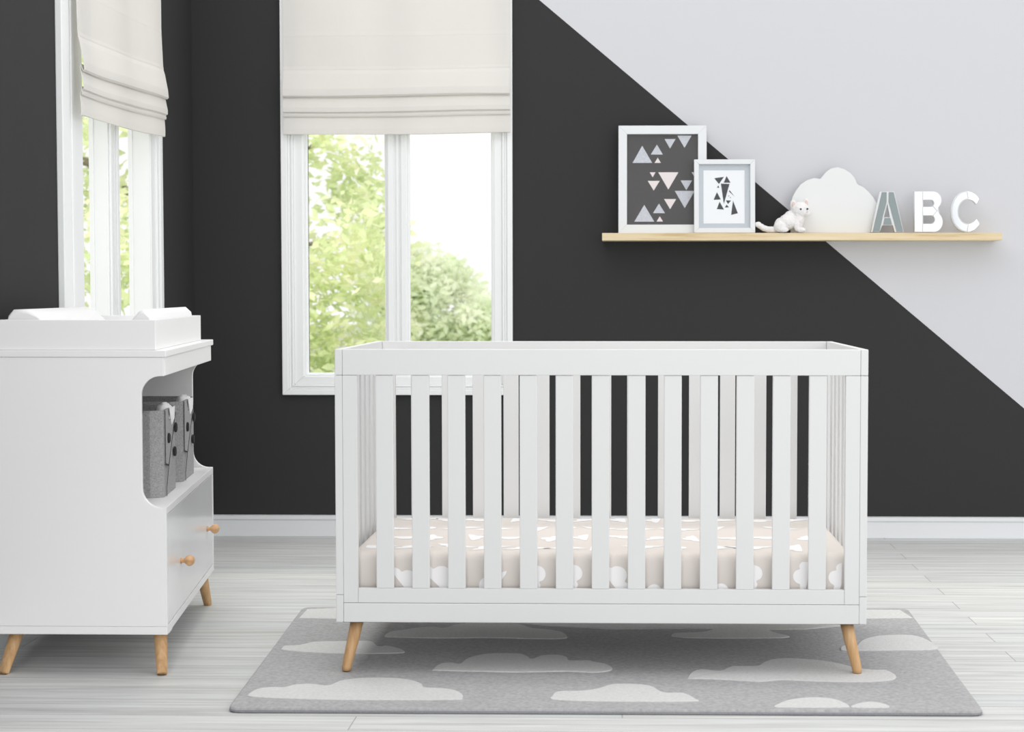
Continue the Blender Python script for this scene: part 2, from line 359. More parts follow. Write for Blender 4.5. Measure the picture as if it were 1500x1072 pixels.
# ------------------------------------------------------------------ roman blinds
def blind(name, label, a0, a1, zs, zt, mp, loc, tilt=0.0, amp=1.0):
    r = empty(name, loc, label=label, cat='blind', group='roman blinds')
    z140, z163, zb = zs
    prof = [(0.012, zt), (0.013, z140 + 0.42), (0.0145, z140 + 0.26), (0.0155, z140 + 0.245), (0.0150, z140 + 0.24), (0.016, z140 + 0.12), (0.0175, z140 + 0.11), (0.0170, z140 + 0.105), (0.022, z140 + 0.09), (0.034, z140 + 0.03), (0.036, z140 + 0.004), (0.031, z140 - 0.001), (0.026, z140 + 0.010),
            (0.022, z140 + 0.02), (0.019, z140 + 0.006), (0.024, z140 - 0.02), (0.030, z163 + 0.018), (0.030, z163 + 0.002), (0.025, z163 - 0.001), (0.021, z163 + 0.010), (0.021, z163 - 0.004), (0.024, z163 - 0.012), (0.023, z163 - 0.017), (0.017, z163 - 0.010),
            (0.015, z163 - 0.022), (0.018, zb + 0.02), (0.018, zb), (0.014, zb - 0.001)]
    nseg = 24; g = MB(); rows = []
    for (o_, z_) in prof:
        row = []
        for k in range(nseg + 1):
            t = k / nseg; a = a0 + (a1 - a0) * t
            wv = amp * (0.0025 * math.sin(t * 5.3 + z_ * 9) + 0.0018 * math.sin(t * 13 + z_ * 5))
            dz = tilt * (t - 0.5) + 0.002 * math.sin(t * 6 + o_ * 90)
            row.append(g.bm.verts.new(mp(a, o_ + max(wv, -0.006), z_ + dz)))
        rows.append(row)
    for p, q in zip(rows, rows[1:]):
        for k in range(nseg):
            f = g.bm.faces.new((p[k], p[k + 1], q[k + 1], q[k])); f.smooth = False
    o = g.build('fabric', M['blind'], r)
    s_ = o.modifiers.new('solid', 'SOLIDIFY'); s_.thickness = 0.002
    hb = MB(); P = [mp(a0, 0.002, 0), mp(a1, 0.002, 0), mp(a1, 0.03, 0), mp(a0, 0.03, 0)]
    hb.hexa([(p[0], p[1]) for p in P], zt, zt + 0.04); hb.build('headrail', M['trim'], r, 0.002)
    return r
YB = WY - 0.05
xa, xb = at_y(415, 197, YB).x, at_y(747, 194, YB).x
blind('roman_blind', 'cream linen roman blind, lower folds gathered, on the window behind the crib', xa, xb,
      (at_y(500, 140, YB).z, at_y(500, 163, YB).z, at_y(580, 195, YB).z), 2.58, lambda a, n, z: (a, WY - 0.024 - n, z), ((xa + xb) / 2, WY - 0.03, at_y(580, 195, YB).z), tilt=0.008)
blind('roman_blind', 'cream linen roman blind on the left wall window above the dresser', 5.235, 6.20,
      (1.715, 1.655, 1.575), 2.58, lambda a, n, z: (WX + 0.034 + n * 0.8, a, z), (WX + 0.034, 5.67, 1.575), tilt=0.022, amp=1.6)

# ------------------------------------------------------------------ trees outside
def tree(label, base, blobs, n_leaf, lm, size, trunk, branches, name='leafy_tree', cat='tree'):
    r = empty(name, base, label=label, cat=cat)
    rnd = random.Random(hash(len(blobs)) + n_leaf); g = MB(); vs = [bl[3] ** 2 for bl in blobs]; tot = sum(vs)
    for bl, v in zip(blobs, vs):
        c = Vector(bl[:3]); R = bl[3]
        for _ in range(int(n_leaf * v / tot)):
            d = Vector((rnd.gauss(0, 1), rnd.gauss(0, 1), rnd.gauss(0, 1))).normalized() * R * rnd.random() ** 0.45
            p = c + d + Vector((0, 0, 0.12 * R * math.sin(d.x * 9 + d.y * 7)))
            u = Vector((rnd.gauss(0, 1), rnd.gauss(0, 1), rnd.gauss(0, 0.6))).normalized(); v_ = u.cross(Vector((rnd.gauss(0, 1), rnd.gauss(0, 1), rnd.gauss(0, 1)))).normalized()
            s = size * rnd.uniform(0.6, 1.3)
            g.bm.faces.new([g.bm.verts.new(p + q) for q in (-u * s, v_ * s * 0.45 - u * 0.1 * s, u * s, -v_ * s * 0.45 - u * 0.1 * s)])
    me_o = g.build('foliage', lm, r)
    t = MB()
    for pts, rads in trunk: t.tube(pts, rads, 10)
    t.build('trunk', M['bark'], r)
    for pts, rads in branches:
        t = MB(); t.tube(pts, rads, 8); t.build('branch', M['bark'], r)
    return r
R_ = random.Random(3)
bl = []
for i in range(46):
    x = R_.uniform(-7.0, -2.25); z = R_.uniform(-0.1, 5.0); y = 15.5 + R_.uniform(-1.2, 1.2)
    # open patches of sky seen through the crown
    X = x * 15.3 / y; Z = 1 + (z - 1) * 15.3 / y
    if (-3.0 < X < -2.55 and 1.45 < Z < 1.95) or (-3.05 < X < -2.85 and Z > 1.9 and Z < 2.5) or (-3.0 < X < -2.7 and 0.75 < Z < 1.0): continue
    bl.append((x, y, z, R_.uniform(0.32, 0.62)))
bl += [(-2.75, 15, 2.4, 0.42), (-2.4, 15.3, 2.05, 0.38), (-2.95, 15.5, 1.25, 0.4), (-2.5, 15, 1.15, 0.45), (-3.0, 15, 0.6, 0.45), (-2.5, 15.2, 0.5, 0.45), (-2.3, 15.5, 1.6, 0.3), (-3.1, 15.4, 1.75, 0.22), (-2.75, 15, 0.1, 0.5), (-2.3, 15, 0.0, 0.4), (-2.25, 15.3, 0.9, 0.3)]
tree('tall pale green tree outside, seen through the left panes of both windows', (-4.2, 15.5, -0.35), bl, 19000, M['leaf'], 0.062,
     [([(-4.2, 15.5, -0.35), (-4.15, 15.5, 1.5), (-4.3, 15.6, 4.6)], [0.2, 0.15, 0.05])],
     [([(-4.15, 15.5, 1.4), (-3.4, 15.3, 2.0), (-2.6, 15.2, 2.5)], [0.06, 0.04, 0.015]), ([(-4.2, 15.5, 0.9), (-3.3, 15.3, 1.4), (-2.5, 15.1, 1.5)], [0.05, 0.03, 0.012]),
      ([(-4.2, 15.5, 1.6), (-4.9, 15.2, 2.2), (-5.6, 15.0, 2.4)], [0.06, 0.04, 0.015]), ([(-4.2, 15.5, 2.2), (-4.7, 15.1, 3.2), (-5.2, 15, 4.0)], [0.05, 0.03, 0.015])])
bl = []
for i in range(34):
    x = R_.uniform(-2.6, -1.2); y = 17 + R_.uniform(-0.4, 0.4); top = 1.28 - max(0, x + 1.95) * 0.75
    bl.append((x, y, R_.uniform(-0.3, top - 0.2), R_.uniform(0.2, 0.34)))
bl += [(-2.3, 17, 1.1, .26), (-2.05, 17, 1.12, .26), (-1.8, 17, 1.0, .26), (-1.6, 17, .85, .25)]
bl = [(b_[0] * 1.2, b_[1] * 1.2, 1.2 + (b_[2] - 1) * 1.2, b_[3] * 1.2) for b_ in bl]
tree('pale rounded bush outside, seen through the right panes of the back window', (-2.34, 20.4, -0.35), bl, 15000, M['leaf2'], 0.062,
     [([(-2.34, 20.4, -0.35), (-2.34, 20.4, 0.2), (-2.3, 20.4, 0.8)], [0.06, 0.05, 0.03])], [], 'garden_bush', 'bush')

# ------------------------------------------------------------------ rug
RZ = 0.014
rug = MB()
quad = [at_z(333, 1036, RZ), at_z(1442, 1041, RZ), at_z(1330, 891, RZ), at_z(443, 889, RZ)]
def rquad(q, rad, off=0.0):
    out = []; c = sum((Vector((p[0], p[1])) for p in q), Vector((0, 0))) / 4
    for i in range(4):
        p = Vector((q[i][0], q[i][1])); a = (Vector((q[i - 1][0], q[i - 1][1])) - p).normalized(); d = (Vector((q[(i + 1) % 4][0], q[(i + 1) % 4][1])) - p).normalized()
        for k in range(6):
            t = k / 5; pt = p + a * rad * (1 - t) ** 2 + d * rad * t ** 2
            pt += (c - pt).normalized() * off
            out.append((pt.x, pt.y))
    return out
rings = [(0.006, 0.0), (0.0, 0.003), (0.0, 0.008), (0.002, 0.012), (0.006, RZ)]
pr = None
for off, z in rings:
    cur = [rug.bm.verts.new((p[0], p[1], z)) for p in rquad(quad, 0.03, off)]
    if pr:
        for k in range(len(cur)):
            f = rug.bm.faces.new((pr[k], pr[(k + 1) % len(cur)], cur[(k + 1) % len(cur)], cur[k])); f.material_index = 2 if z < 0.011 else 0
    else: rug.bm.faces.new(cur[::-1])
    pr = cur
rug.bm.faces.new(pr)
def z3(u, v): return (300 + u / 3, 860 + v / 3)
def z4(u, v): return (780 + u * .48, 860 + v * .48)
def z1(u, v): return (480 + u / 3.75, 730 + v / 3.75)
def z2(u, v): return (870 + u * .28, 730 + v * .28)
RC = [
 [z3(*p) for p in [(190,475),(230,450),(300,441),(345,442),(400,430),(470,427),(540,434),(600,412),(680,402),(760,400),(840,402),(905,410),(950,425),(966,442),(1040,446),(1100,455),(1130,472),(1130,488),(1080,497),(600,497),(300,489),(205,482)]],
 [z3(*p) for p in [(340,270),(352,260),(410,257),(480,243),(560,240),(620,239),(690,238),(735,242),(762,262),(800,260),(850,270),(875,282),(850,291),(600,293),(450,287),(345,277)]],
 [z1(*p) for p in [(315,755),(345,735),(420,725),(500,712),(580,708),(640,714),(700,697),(780,687),(900,682),(1050,693),(1120,715),(1200,722),(1280,735),(1312,755),(1300,771),(1150,773),(900,767),(650,769),(450,766),(330,763)]],
 [z1(580,940), z1(620,910), z1(680,905), z1(728,910), z1(770,880), z1(850,860), z1(930,853), z1(1050,855), z1(1095,868), z1(1120,884), z1(1180,865), z1(1260,862), z1(1310,872), z1(1330,892), z1(1430,892), z2(0,857), z2(60,868), z2(95,888), z2(80,903), z2(0,912), z1(1300,952), z1(1050,956), z1(820,952), z1(600,946)],
 [z2(*p) for p in [(493,940),(520,908),(570,897),(660,905),(720,882),(800,880),(858,878),(900,855),(960,841),(1060,840),(1180,850),(1290,868),(1380,890),(1470,900)]] + [z4(*p) for p in [(1080,255),(1108,271),(1095,285),(1000,291),(850,288),(760,284),(690,289),(560,282),(485,280)]],
 [z4(*p) for p in [(62,332),(80,320),(150,318),(200,311),(240,299),(300,297),(360,303),(400,323),(460,325),(498,343),(490,350),(300,351),(75,346)]],
 [z4(*p) for p in [(738,365),(753,356),(790,344),(850,338),(910,341),(948,352),(966,364),(955,368),(850,369),(750,368)]],
 [z4(*p) for p in [(972,365),(1000,355),(1040,352),(1078,359),(1090,367),(1070,370),(985,369)]],
 [z4(*p) for p in [(940,190),(950,180),(985,183),(1010,162),(1060,150),(1150,148),(1200,160),(1234,190),(1100,194),(960,195)]],
 [z4(*p) for p in [(425,147),(440,141),(520,138),(570,125),(630,120),(700,125),(740,140),(785,152),(720,156),(500,156),(432,151)]],
 [(450,893),(500,891),(700,892),(900,892),(1100,893),(1318,894),(1337,906),(1250,907),(1235,917),(1180,922),(1100,923),(1000,921),(900,922),(800,917),(700,908),(600,906),(500,907),(438,906)],
]
for i, c in enumerate(RC):
    P = [at_z(p[0], p[1], RZ) for p in c]; hz = (i % 3) * 0.0002
    lp = smooth_loop([(p.x, p.y, 0) for p in P], 5) if i != 10 else [Vector((p.x, p.y, 0)) for p in P]
    area2 = sum(lp[k].x * lp[(k + 1) % len(lp)].y - lp[(k + 1) % len(lp)].x * lp[k].y for k in range(len(lp)))
    if area2 < 0: lp = lp[::-1]
    n = len(lp)
    ins = []
    for k in range(n):
        t = (lp[(k + 1) % n] - lp[k - 1]).normalized(); nn = Vector((-t.y, t.x, 0)); ins.append(lp[k] + nn * 0.002)
    A = [rug.bm.verts.new((p.x, p.y, RZ - 0.001)) for p in lp]; B = [rug.bm.verts.new((p.x, p.y, RZ + 0.0014 + hz)) for p in lp]; C = [rug.bm.verts.new((p.x, p.y, RZ + 0.0024 + hz)) for p in ins]
    for k in range(n):
        for X, Y in ((A, B), (B, C)):
            f = rug.bm.faces.new((X[k], X[(k + 1) % n], Y[(k + 1) % n], Y[k])); f.material_index = 1
    rug.bm.faces.new(C).material_index = 1
o = rug.build('area_rug', [M['rug'], M['rugcloud'], M['rugedge']], loc=(0, 4.5, 0))
tag(o, 'grey tufted rug with pale raised clouds lying under the crib', 'rug')

# ------------------------------------------------------------------ crib
CX0, CX1 = -0.741, 0.628; CY0, CY1 = 4.25, 4.985; T = 0.019; g_ = 0.0005
ZT, ZR, ZB, ZA, ZL = 0.857, 0.790, 0.238, 0.200, 0.150
crib = empty('baby_crib', ((CX0 + CX1) / 2, (CY0 + CY1) / 2, 0.0172), label='white slatted wooden baby crib with splayed wooden legs on the grey cloud rug', cat='crib')
X0, X1 = CX0 + T, CX1 - T
def part(name, m_, par, bev, *boxes):
    q = MB()
    for bx in boxes: q.box(*bx)
    return q.build(name, m_, par, bev)
for y0 in (CY0, CY1 - T):
    y1 = y0 + T
    part('top_rail', M['white'], crib, 0.0015, (X0 + g_, X1 - g_, y0, y1, ZR + g_, ZT))
    part('stile', M['white'], crib, 0.001, (X0 + g_, X0 + 0.038, y0, y1, ZA + g_, ZR - g_)); part('stile', M['white'], crib, 0.001, (X1 - 0.038, X1 - g_, y0, y1, ZA + g_, ZR - g_))
    part('bottom_rail', M['white'], crib, 0.001, (X0 + 0.0385, X1 - 0.0385, y0, y1, ZA + g_, ZB))
    part('apron', M['white'], crib, 0.0015, (X0 + g_, X1 - g_, y0 - (0.001 if y0 == CY0 else 0), y1, ZL, ZA - g_))
    inner = (X1 - 0.038) - (X0 + 0.038); sw = 0.0452; gp = (inner - 13 * sw) / 14
    first = None
    for k in range(13):
        a = X0 + 0.038 + gp + k * (sw + gp)
        if first is None: first = part('slat', M['white'], crib, 0.0015, (a, a + sw, y0 + 0.002, y1 - 0.004, ZB + 0.0002, ZR - 0.0002))
        else:
            c = first.copy(); col.objects.link(c); c.parent = crib; c.location = (first.location.x + k * (sw + gp), first.location.y, first.location.z)
for x0 in (CX0, CX1 - T):
    x1 = x0 + T
    part('end_top_rail', M['white'], crib, 0.0015, (x0, x1, CY0, CY1, ZR + g_, ZT))
    for y0, y1 in ((CY0, CY0 + 0.05), (CY1 - 0.05, CY1)):
        part('corner_post', M['white'], crib, 0.001, (x0, x1, y0, y1, 0.2215, ZR - g_))
    part('end_bottom_rail', M['white'], crib, 0.0015, (x0, x1, CY0, CY1, ZL, 0.2205))
    inner = CY1 - CY0 - 0.10; gp = (inner - 7 * 0.042) / 8; first = None
    for k in range(7):
        a = CY0 + 0.05 + gp + k * (0.042 + gp)
        if first is None: first = part('slat', M['white'], crib, 0.0015, (x0 + 0.003, x1 - 0.004, a, a + 0.042, 0.2207, ZR - 0.0002))
        else:
            c = first.copy(); col.objects.link(c); c.parent = crib; c.location = (first.location.x, first.location.y + k * (0.042 + gp), first.location.z)
part('mattress_support', M['white'], crib, 0.001, (X0 + 0.001, X1 - 0.001, CY0 + T + 0.001, CY1 - T - 0.001, 0.195, 0.207))
rt = 0.0172
for sx in (0, 1):
    for sy in (0, 1):
        topx = CX0 + 0.047 if sx == 0 else CX1 - 0.045
        topy = CY0 + 0.05 if sy == 0 else CY1 - 0.05
        fx = topx + (-0.026 if sx == 0 else 0.026); fy = topy + (-0.02 if sy == 0 else 0.02)
        q = MB(); q.tube([(topx, topy, ZL - 0.003), ((topx * 2 + fx) / 3, (topy * 2 + fy) / 3, ZL * 2 / 3 + 0.004), (fx, fy, 0.026), (fx, fy, 0.0172)], [rt, rt * 0.93, 0.0125, 0.0115], 28)
        q.build('leg', M['oak'], crib)
        px0, px1 = (CX0 + 0.014, CX0 + 0.12) if sx == 0 else (CX1 - 0.12, CX1 - 0.014)
        q = MB(); q.box(px0, px1, topy - 0.032, topy + 0.032, ZL - 0.004, ZL - 0.0005); q.build('leg_plate', M['black'], crib)

# mattress with a printed fitted sheet
MX0, MX1, MY0, MY1, MZ0, MZ1 = X0 + 0.012, X1 - 0.012, CY0 + T + 0.006, CY1 - T - 0.01, 0.2075, 0.329
CL = [(-1, -0.35), (-0.92, -0.12), (-0.72, 0.0), (-0.55, 0.02), (-0.46, 0.26), (-0.24, 0.44), (0.02, 0.46), (0.22, 0.34), (0.33, 0.14), (0.5, 0.2), (0.7, 0.12), (0.82, -0.04), (0.96, -0.14), (1, -0.35)]
CLs = [(p.x, p.y) for p in smooth_loop([(a, b_, 0) for a, b_ in CL], 3)]
def mattress():
    q = MB()
    # rounded box from a lofted profile
    rr = 0.022; rows = []
    prof = [(0.008, MZ0), (0, MZ0 + 0.01), (0.0, MZ1 - rr)] + [(rr - rr * math.cos(t * math.pi / 10), MZ1 - rr + rr * math.sin(t * math.pi / 10)) for t in range(1, 6)]
    for off, z in prof:
        ring = []
        for cx, cy, a0 in ((MX1, MY1, 0), (MX0, MY1, 90), (MX0, MY0, 180), (MX1, MY0, 270)):
            R = 0.03
            ccx = cx - R * (1 if cx == MX1 else -1); ccy = cy - R * (1 if cy == MY1 else -1)
            for k in range(6):
                a = math.radians(a0 + k * 18); rad = max(R - off, 0.003)
                ring.append(q.bm.verts.new((ccx + rad * math.cos(a), ccy + rad * math.sin(a), z)))
        rows.append(ring)
    for a, b_ in zip(rows, rows[1:]):
        for k in range(len(a)):
            f = q.bm.faces.new((a[k], a[(k + 1) % len(a)], b_[(k + 1) % len(a)], b_[k])); f.smooth = True
    q.bm.faces.new(rows[0][::-1]); q.bm.faces.new(rows[-1])
    cl = lambda v, a, b_: min(max(v, a), b_)
    def add(cx, cz, s, ang, front):
        c, s_ = math.cos(ang), math.sin(ang); pts = []
        for a, b_ in CLs:
            u, v = (a * c - b_ * s_) * s, (a * s_ + b_ * c) * s
            if front: p = (cl(cx + u, MX0 + 0.03, MX1 - 0.03), MY0 - 0.0006, cl(cz + v, MZ0 + 0.01, MZ1 - rr))
            else: p = (cl(cx + u, MX0 + 0.03, MX1 - 0.03), cl(cz + v, MY0 + 0.03, MY1 - 0.03), MZ1 + 0.0006)
            pts.append(p)
        ax = 2 if front else 1
        if max(p[ax] for p in pts) - min(p[ax] for p in pts) < 0.012: return
        q.face(pts, 1)
    rd = random.Random(11)
    ny = 4; nx = 12
    for i in range(nx):
        for j in range(ny):
            x = MX0 + 0.05 + (i + 0.5 * (j % 2)) * (MX1 - MX0 - 0.1) / nx + rd.uniform(-.012, .012); y = MY0 + 0.085 + j * (MY1 - MY0 - 0.15) / (ny - 1) + rd.uniform(-.015, .015)
            add(x, y, rd.uniform(0.050, 0.060), rd.choice((0.2, 0.5, 1.6, 3.1, -1.5, 2.7, 1.2)) + rd.uniform(-.2, .2), False)
    for px, py, ang, s in ((598, 850, -0.9, .052), (648, 846, -0.75, .06), (716, 856, 0.9, .05), (786, 843, -1.57, .05), (840, 842, -1.5, .05), (905, 846, -0.9, .058), (961, 868, 0.3, .05), (1058, 868, -0.2, .05),
                           (1104, 842, -1.57, .048), (1174, 842, 1.45, .045), (1226, 844, 1.3, .045), (996, 816, 0, .03), (1050, 815, 0, .03), (668, 805, 0, .03)):
        p = at_y(px, py, MY0); add(p.x, p.z, s, ang, True)
    o_ = q.build('mattress', [M['sheet'], M['cloudprint']], loc=((MX0 + MX1) / 2, (MY0 + MY1) / 2, MZ0))
    tag(o_, 'beige cloud print fitted sheet over the mattress inside the white crib', 'mattress')
mattress()

# ------------------------------------------------------------------ changing dresser
D0 = Vector((-1.187, 4.27, 0)); DD = Vector((-0.130, 1.02, 0)); L_ = DD.length; DD.normalize(); DP = 0.442
def dm(s, t, z): return (D0.x + DD.x * s - t, D0.y + DD.y * s, z)
dres = empty('changing_dresser', (D0.x - 0.2, D0.y + 0.5, 0), label='white changing dresser with open shelf, wooden knobs and splayed wooden legs by left wall', cat='dresser')
def dbox(q, s0, s1, t0, t1, z0, z1, mi=0):
    q.hexa([dm(s0, t1, 0)[:2], dm(s0, t0, 0)[:2], dm(s1, t0, 0)[:2], dm(s1, t1, 0)[:2]], z0, z1, mi); return q
def dpart(name, m_, par, bev, *a): return dbox(MB(), *a).build(name, m_, par, bev)
zb0, zb1, zs0, zs1, zn, zt0, zt1 = 0.110, 0.131, 0.424, 0.443, 0.786, 0.835, 0.853
def side_outline():
    P = [(DP, zb1 + g_), (0.0, zb1 + g_), (0.0, zs1)]
    c = 0.062; r = 0.05
    P += [(0.004, zs1)]
    for k in range(9):   # lower curve
        a = math.radians(-90 + k * 11.25 - 0); P.append((c - r + 0.0 - r * 0 + (r * (1 - math.cos(math.radians(k * 11.25)))) * 0 + r * math.sin(math.radians(k * 11.25)), zs1 + r * (1 - math.cos(math.radians(k * 11.25)))))
    for k in range(9):   # upper curve
        P.append((c - r + r * math.cos(math.radians(k * 11.25)), zn - r + r * math.sin(math.radians(k * 11.25))))
    P += [(0.003, zn), (0.003, zt0 - g_), (DP, zt0 - g_)]
    return P
for s0 in (0.0, L_ - 0.018):
    q = MB(); q.prism([dm(s0, t, z) for t, z in side_outline()], tuple(DD * 0.018)); q.build('side_panel', M['dresser'], dres, 0.001)
dpart('top_panel', M['dresser'], dres, 0.002, -0.002, L_ + 0.004, -0.004, DP, zt0, zt1)
dpart('front_rail', M['dresser'], dres, 0.0015, 0.0185, L_ - 0.0185, 0.001, 0.019, zn, zt0 - g_)
dpart('shelf_board', M['dresser'], dres, 0.001, 0.0185, L_ - 0.0185, 0.0, DP - 0.008, zs0, zs1)
dpart('back_panel', M['dresser'], dres, 0.0, 0.0185, L_ - 0.0185, DP - 0.0075, DP, zb1 + g_, zt0 - g_)
dpart('bottom_panel', M['dresser'], dres, 0.0015, 0.0, L_, 0.0, DP, zb0, zb1)
dr = dpart('drawer', M['drawer'], dres, 0.001, 0.0205, L_ - 0.0205, 0.001, 0.019, zb1 + 0.003, zs0 - 0.003)
nrm = Vector((DD.y, -DD.x, 0))
for s_, z_ in ((0.268, 0.262), (0.862, 0.266)):
    c = Vector(dm(s_, 0.001, z_)); q = MB()
    pr_ = [(0.0, 0.009), (0.003, 0.0085), (0.006, 0.006), (0.011, 0.0065), (0.014, 0.0105), (0.019, 0.0143), (0.025, 0.0153), (0.031, 0.0135), (0.036, 0.009), (0.0385, 0.003)]
    q.tube([c + nrm * a for a, r in pr_], [r for a, r in pr_], 28); q.build('knob', M['knob'], dr)
for s_, fs in ((0.075, 0.018), (L_ - 0.075, L_ - 0.025)):
    for t_, ft in ((0.03, 0.018), (DP - 0.03, DP - 0.004)):
        a = Vector(dm(s_, t_, zb0 - 0.006)); f_ = Vector(dm(fs, ft, 0.002))
        q = MB(); q.tube([a, a.lerp(f_, 0.33), a.lerp(f_, 0.985), f_ + (0, 0, -0.002) if False else Vector((f_.x, f_.y, 0.0005))], [0.0178, 0.0165, 0.0132, 0.012], 28); q.build('leg', M['oak'], dres)
        q = MB(); dbox(q, s_ - 0.03, s_ + 0.03, t_ - 0.028, t_ + 0.028, zb0 - 0.006, zb0 - 0.0005); q.build('leg_plate', M['plate'], dres, 0.001)

# changing tray on top
T0, T1, S0, S1, TZ = 0.024, 0.436, 0.006, 0.94, 0.0785
tray = empty('changing_tray', dm(0.45, 0.2, zt1), label='white open changing tray frame on top of the dresser', cat='changing tray')
tz0, tz1 = zt1 + 0.0005, zt1 + TZ
for nm, a in (('front_board', (S0 + 0.013, S1 - 0.013, T0, T0 + 0.012)), ('back_board', (S0 + 0.013, S1 - 0.013, T1 - 0.012, T1)), ('end_board', (S0, S0 + 0.0125, T0, T1)), ('end_board', (S1 - 0.0125, S1, T0, T1))):
    dpart(nm, M['dresser'], tray, 0.0012, *a, tz0, tz1)
# contoured pad
pad = empty('changing_pad', dm(0.45, 0.2, zt1), label='white contoured changing pad with raised sides lying in the tray', cat='changing pad')
pz = zt1 + 0.001
prof = [(0.040, pz), (0.038, pz + 0.06), (0.044, pz + 0.092), (0.058, pz + 0.105), (0.072, pz + 0.100), (0.095, pz + 0.072), (0.125, pz + 0.040), (0.16, pz + 0.03), (0.24, pz + 0.028), (0.28, pz + 0.034), (0.305, pz + 0.060), (0.34, pz + 0.094), (0.365, pz + 0.105), (0.402, pz + 0.104), (0.414, pz + 0.09), (0.418, pz + 0.05), (0.416, pz)]
q = MB(); ps = [(0.03, 0.90), (0.034, 0.97), (0.045, 1.0), (0.30, 1.0), (0.60, 1.0), (0.84, 1.0), (0.865, 0.97), (0.875, 0.86)]
rows = [[q.bm.verts.new(dm(s, t, pz + (z - pz) * k)) for t, z in prof] for s, k in ps]
for a, b_ in zip(rows, rows[1:]):
    for k in range(len(prof) - 1):
        f = q.bm.faces.new((a[k], a[k + 1], b_[k + 1], b_[k])); f.smooth = True
    q.bm.faces.new((a[-1], a[0], b_[0], b_[-1]))
q.bm.faces.new(rows[0]); q.bm.faces.new(rows[-1][::-1])
q.build('pad_cushion', M['pad'], pad)
q = MB(); off = 0.0025
seq = [(t, z + 0.0012) for t, z in prof[6:10]]
for (t0, z0), (t1, z1_) in zip(seq, seq[1:]):
    q.hexa([dm(0.36, t0, 0)[:2], dm(0.36, t1, 0)[:2], dm(0.40, t1, 0)[:2], dm(0.40, t0, 0)[:2]], 0, 1)
    vv = list(q.bm.verts)[-8:]
    # order: a(4 bottom) then b(4 top)
    for v, zz in zip(vv, (z0, z1_, z1_, z0, z0 + off, z1_ + off, z1_ + off, z0 + off)): v.co.z = zz
q.build('safety_strap', M['strap'], pad)
q = MB(); dbox(q, 0.35, 0.41, 0.20, 0.235, pz + 0.032, pz + 0.046); q.build('buckle', M['plate'], pad, 0.003)

# felt bins with a buttoned flap
def bin_(s0, s1, label):
    t0, t1, z0, z1_ = 0.038, 0.33, zs1 + 0.0008, zs1 + 0.238
    r = empty('felt_storage_bin', dm((s0 + s1) / 2, 0.18, zs1), label=label, cat='storage bin', group='felt bins on the dresser shelf')
    ch = 0.035
    outer = [(s0, t1), (s0, t0 + ch), (s0 + ch * 0.6, t0), (s1 - ch * 0.6, t0), (s1, t0 + ch), (s1, t1)]
    inn = [(s0 + 0.004, t1 - 0.004), (s0 + 0.004, t0 + ch + 0.001), (s0 + ch * 0.6 + 0.001, t0 + 0.004), (s1 - ch * 0.6 - 0.001, t0 + 0.004), (s1 - 0.004, t0 + ch + 0.001), (s1 - 0.004, t1 - 0.004)]
    q = MB(); n = len(outer); V = lambda l, z: [q.bm.verts.new(dm(a, b_, z)) for a, b_ in l]
    A, B, C, D = V(outer, z0), V(outer, z1_), V(inn, z1_), V(inn, z0 + 0.004)
    q.bm.faces.new(A); q.bm.faces.new(D)
    for k in range(n):
        j = (k + 1) % n
        q.bm.faces.new((A[k], A[j], B[j], B[k])); q.bm.faces.new((B[k], B[j], C[j], C[k])); q.bm.faces.new((C[k], C[j], D[j], D[k]))
    body = q.build('felt_body', M['felt'], r)
    w_ = s1 - s0; fr = lambda a, z, d=0.0: dm(s0 + ch * 0.6 + (w_ - ch * 1.2) * a, t0 - d, z0 + (z1_ - z0) * z)
    # folded flap, darker seams, buttons
    q = MB(); q.prism([fr(0.02, 1.0), fr(0.02, 0.38), fr(0.30, 0.34), fr(0.62, 0.70), fr(0.80, 0.86), fr(0.35, 0.86), fr(0.22, 1.0)], tuple(nrm * 0.003)); q.build('flap', M['felt'], r)
    q = MB()
    def seam(p0, p1, d=0.0035, wd=0.004):
        a = Vector(fr(*p0, d)); c = Vector(fr(*p1, d)); u = (c - a).normalized(); v = u.cross(nrm).normalized() * wd / 2
        q.prism([a - v, c - v, c + v, a + v], tuple(nrm * 0.001))
    seam((0.02, 1.0), (0.02, 0.38)); seam((0.02, 0.38), (0.30, 0.34)); seam((0.30, 0.34), (0.92, 0.92)); seam((0.30, 0.34), (0.10, 0.10)); seam((0.10, 0.10), (0.10, 0.0))
    q.build('seam', M['feltdark'], r)
    for a, z in ((0.28, 0.66), (0.80, 0.46), (0.90, 0.74)):
        c = Vector(fr(a, z, 0.003)); q = MB(); q.tube([c, c + nrm * 0.004, c + nrm * 0.006], [0.014, 0.014, 0.011], 20); q.build('button', M['feltdark'], r)
    q = MB(); c0 = Vector(fr(0.58, 0.93, -0.016)); q.ball(c0, 0.026, (0.9, 1.5, 1.15), sub=3)
    rd = random.Random(int(s0 * 100))
    for v in q.bm.verts: v.co += Vector((rd.uniform(-.003, .003), rd.uniform(-.003, .003), rd.uniform(-.003, .003)))
    q.prism([fr(0.38, 1.0, 0.0032), fr(0.56, 0.80, 0.0032), fr(0.80, 0.86, 0.0032), fr(0.84, 1.0, 0.0032)], tuple(nrm * 0.002))
    q.build('white_lining', M['tissue'], r)
    return r
bin_(0.205, 0.465, 'grey felt storage bin with buttoned flap on dresser shelf, nearer of the two')
bin_(0.585, 0.865, 'grey felt storage bin with buttoned flap on dresser shelf, farther one beside the end panel')

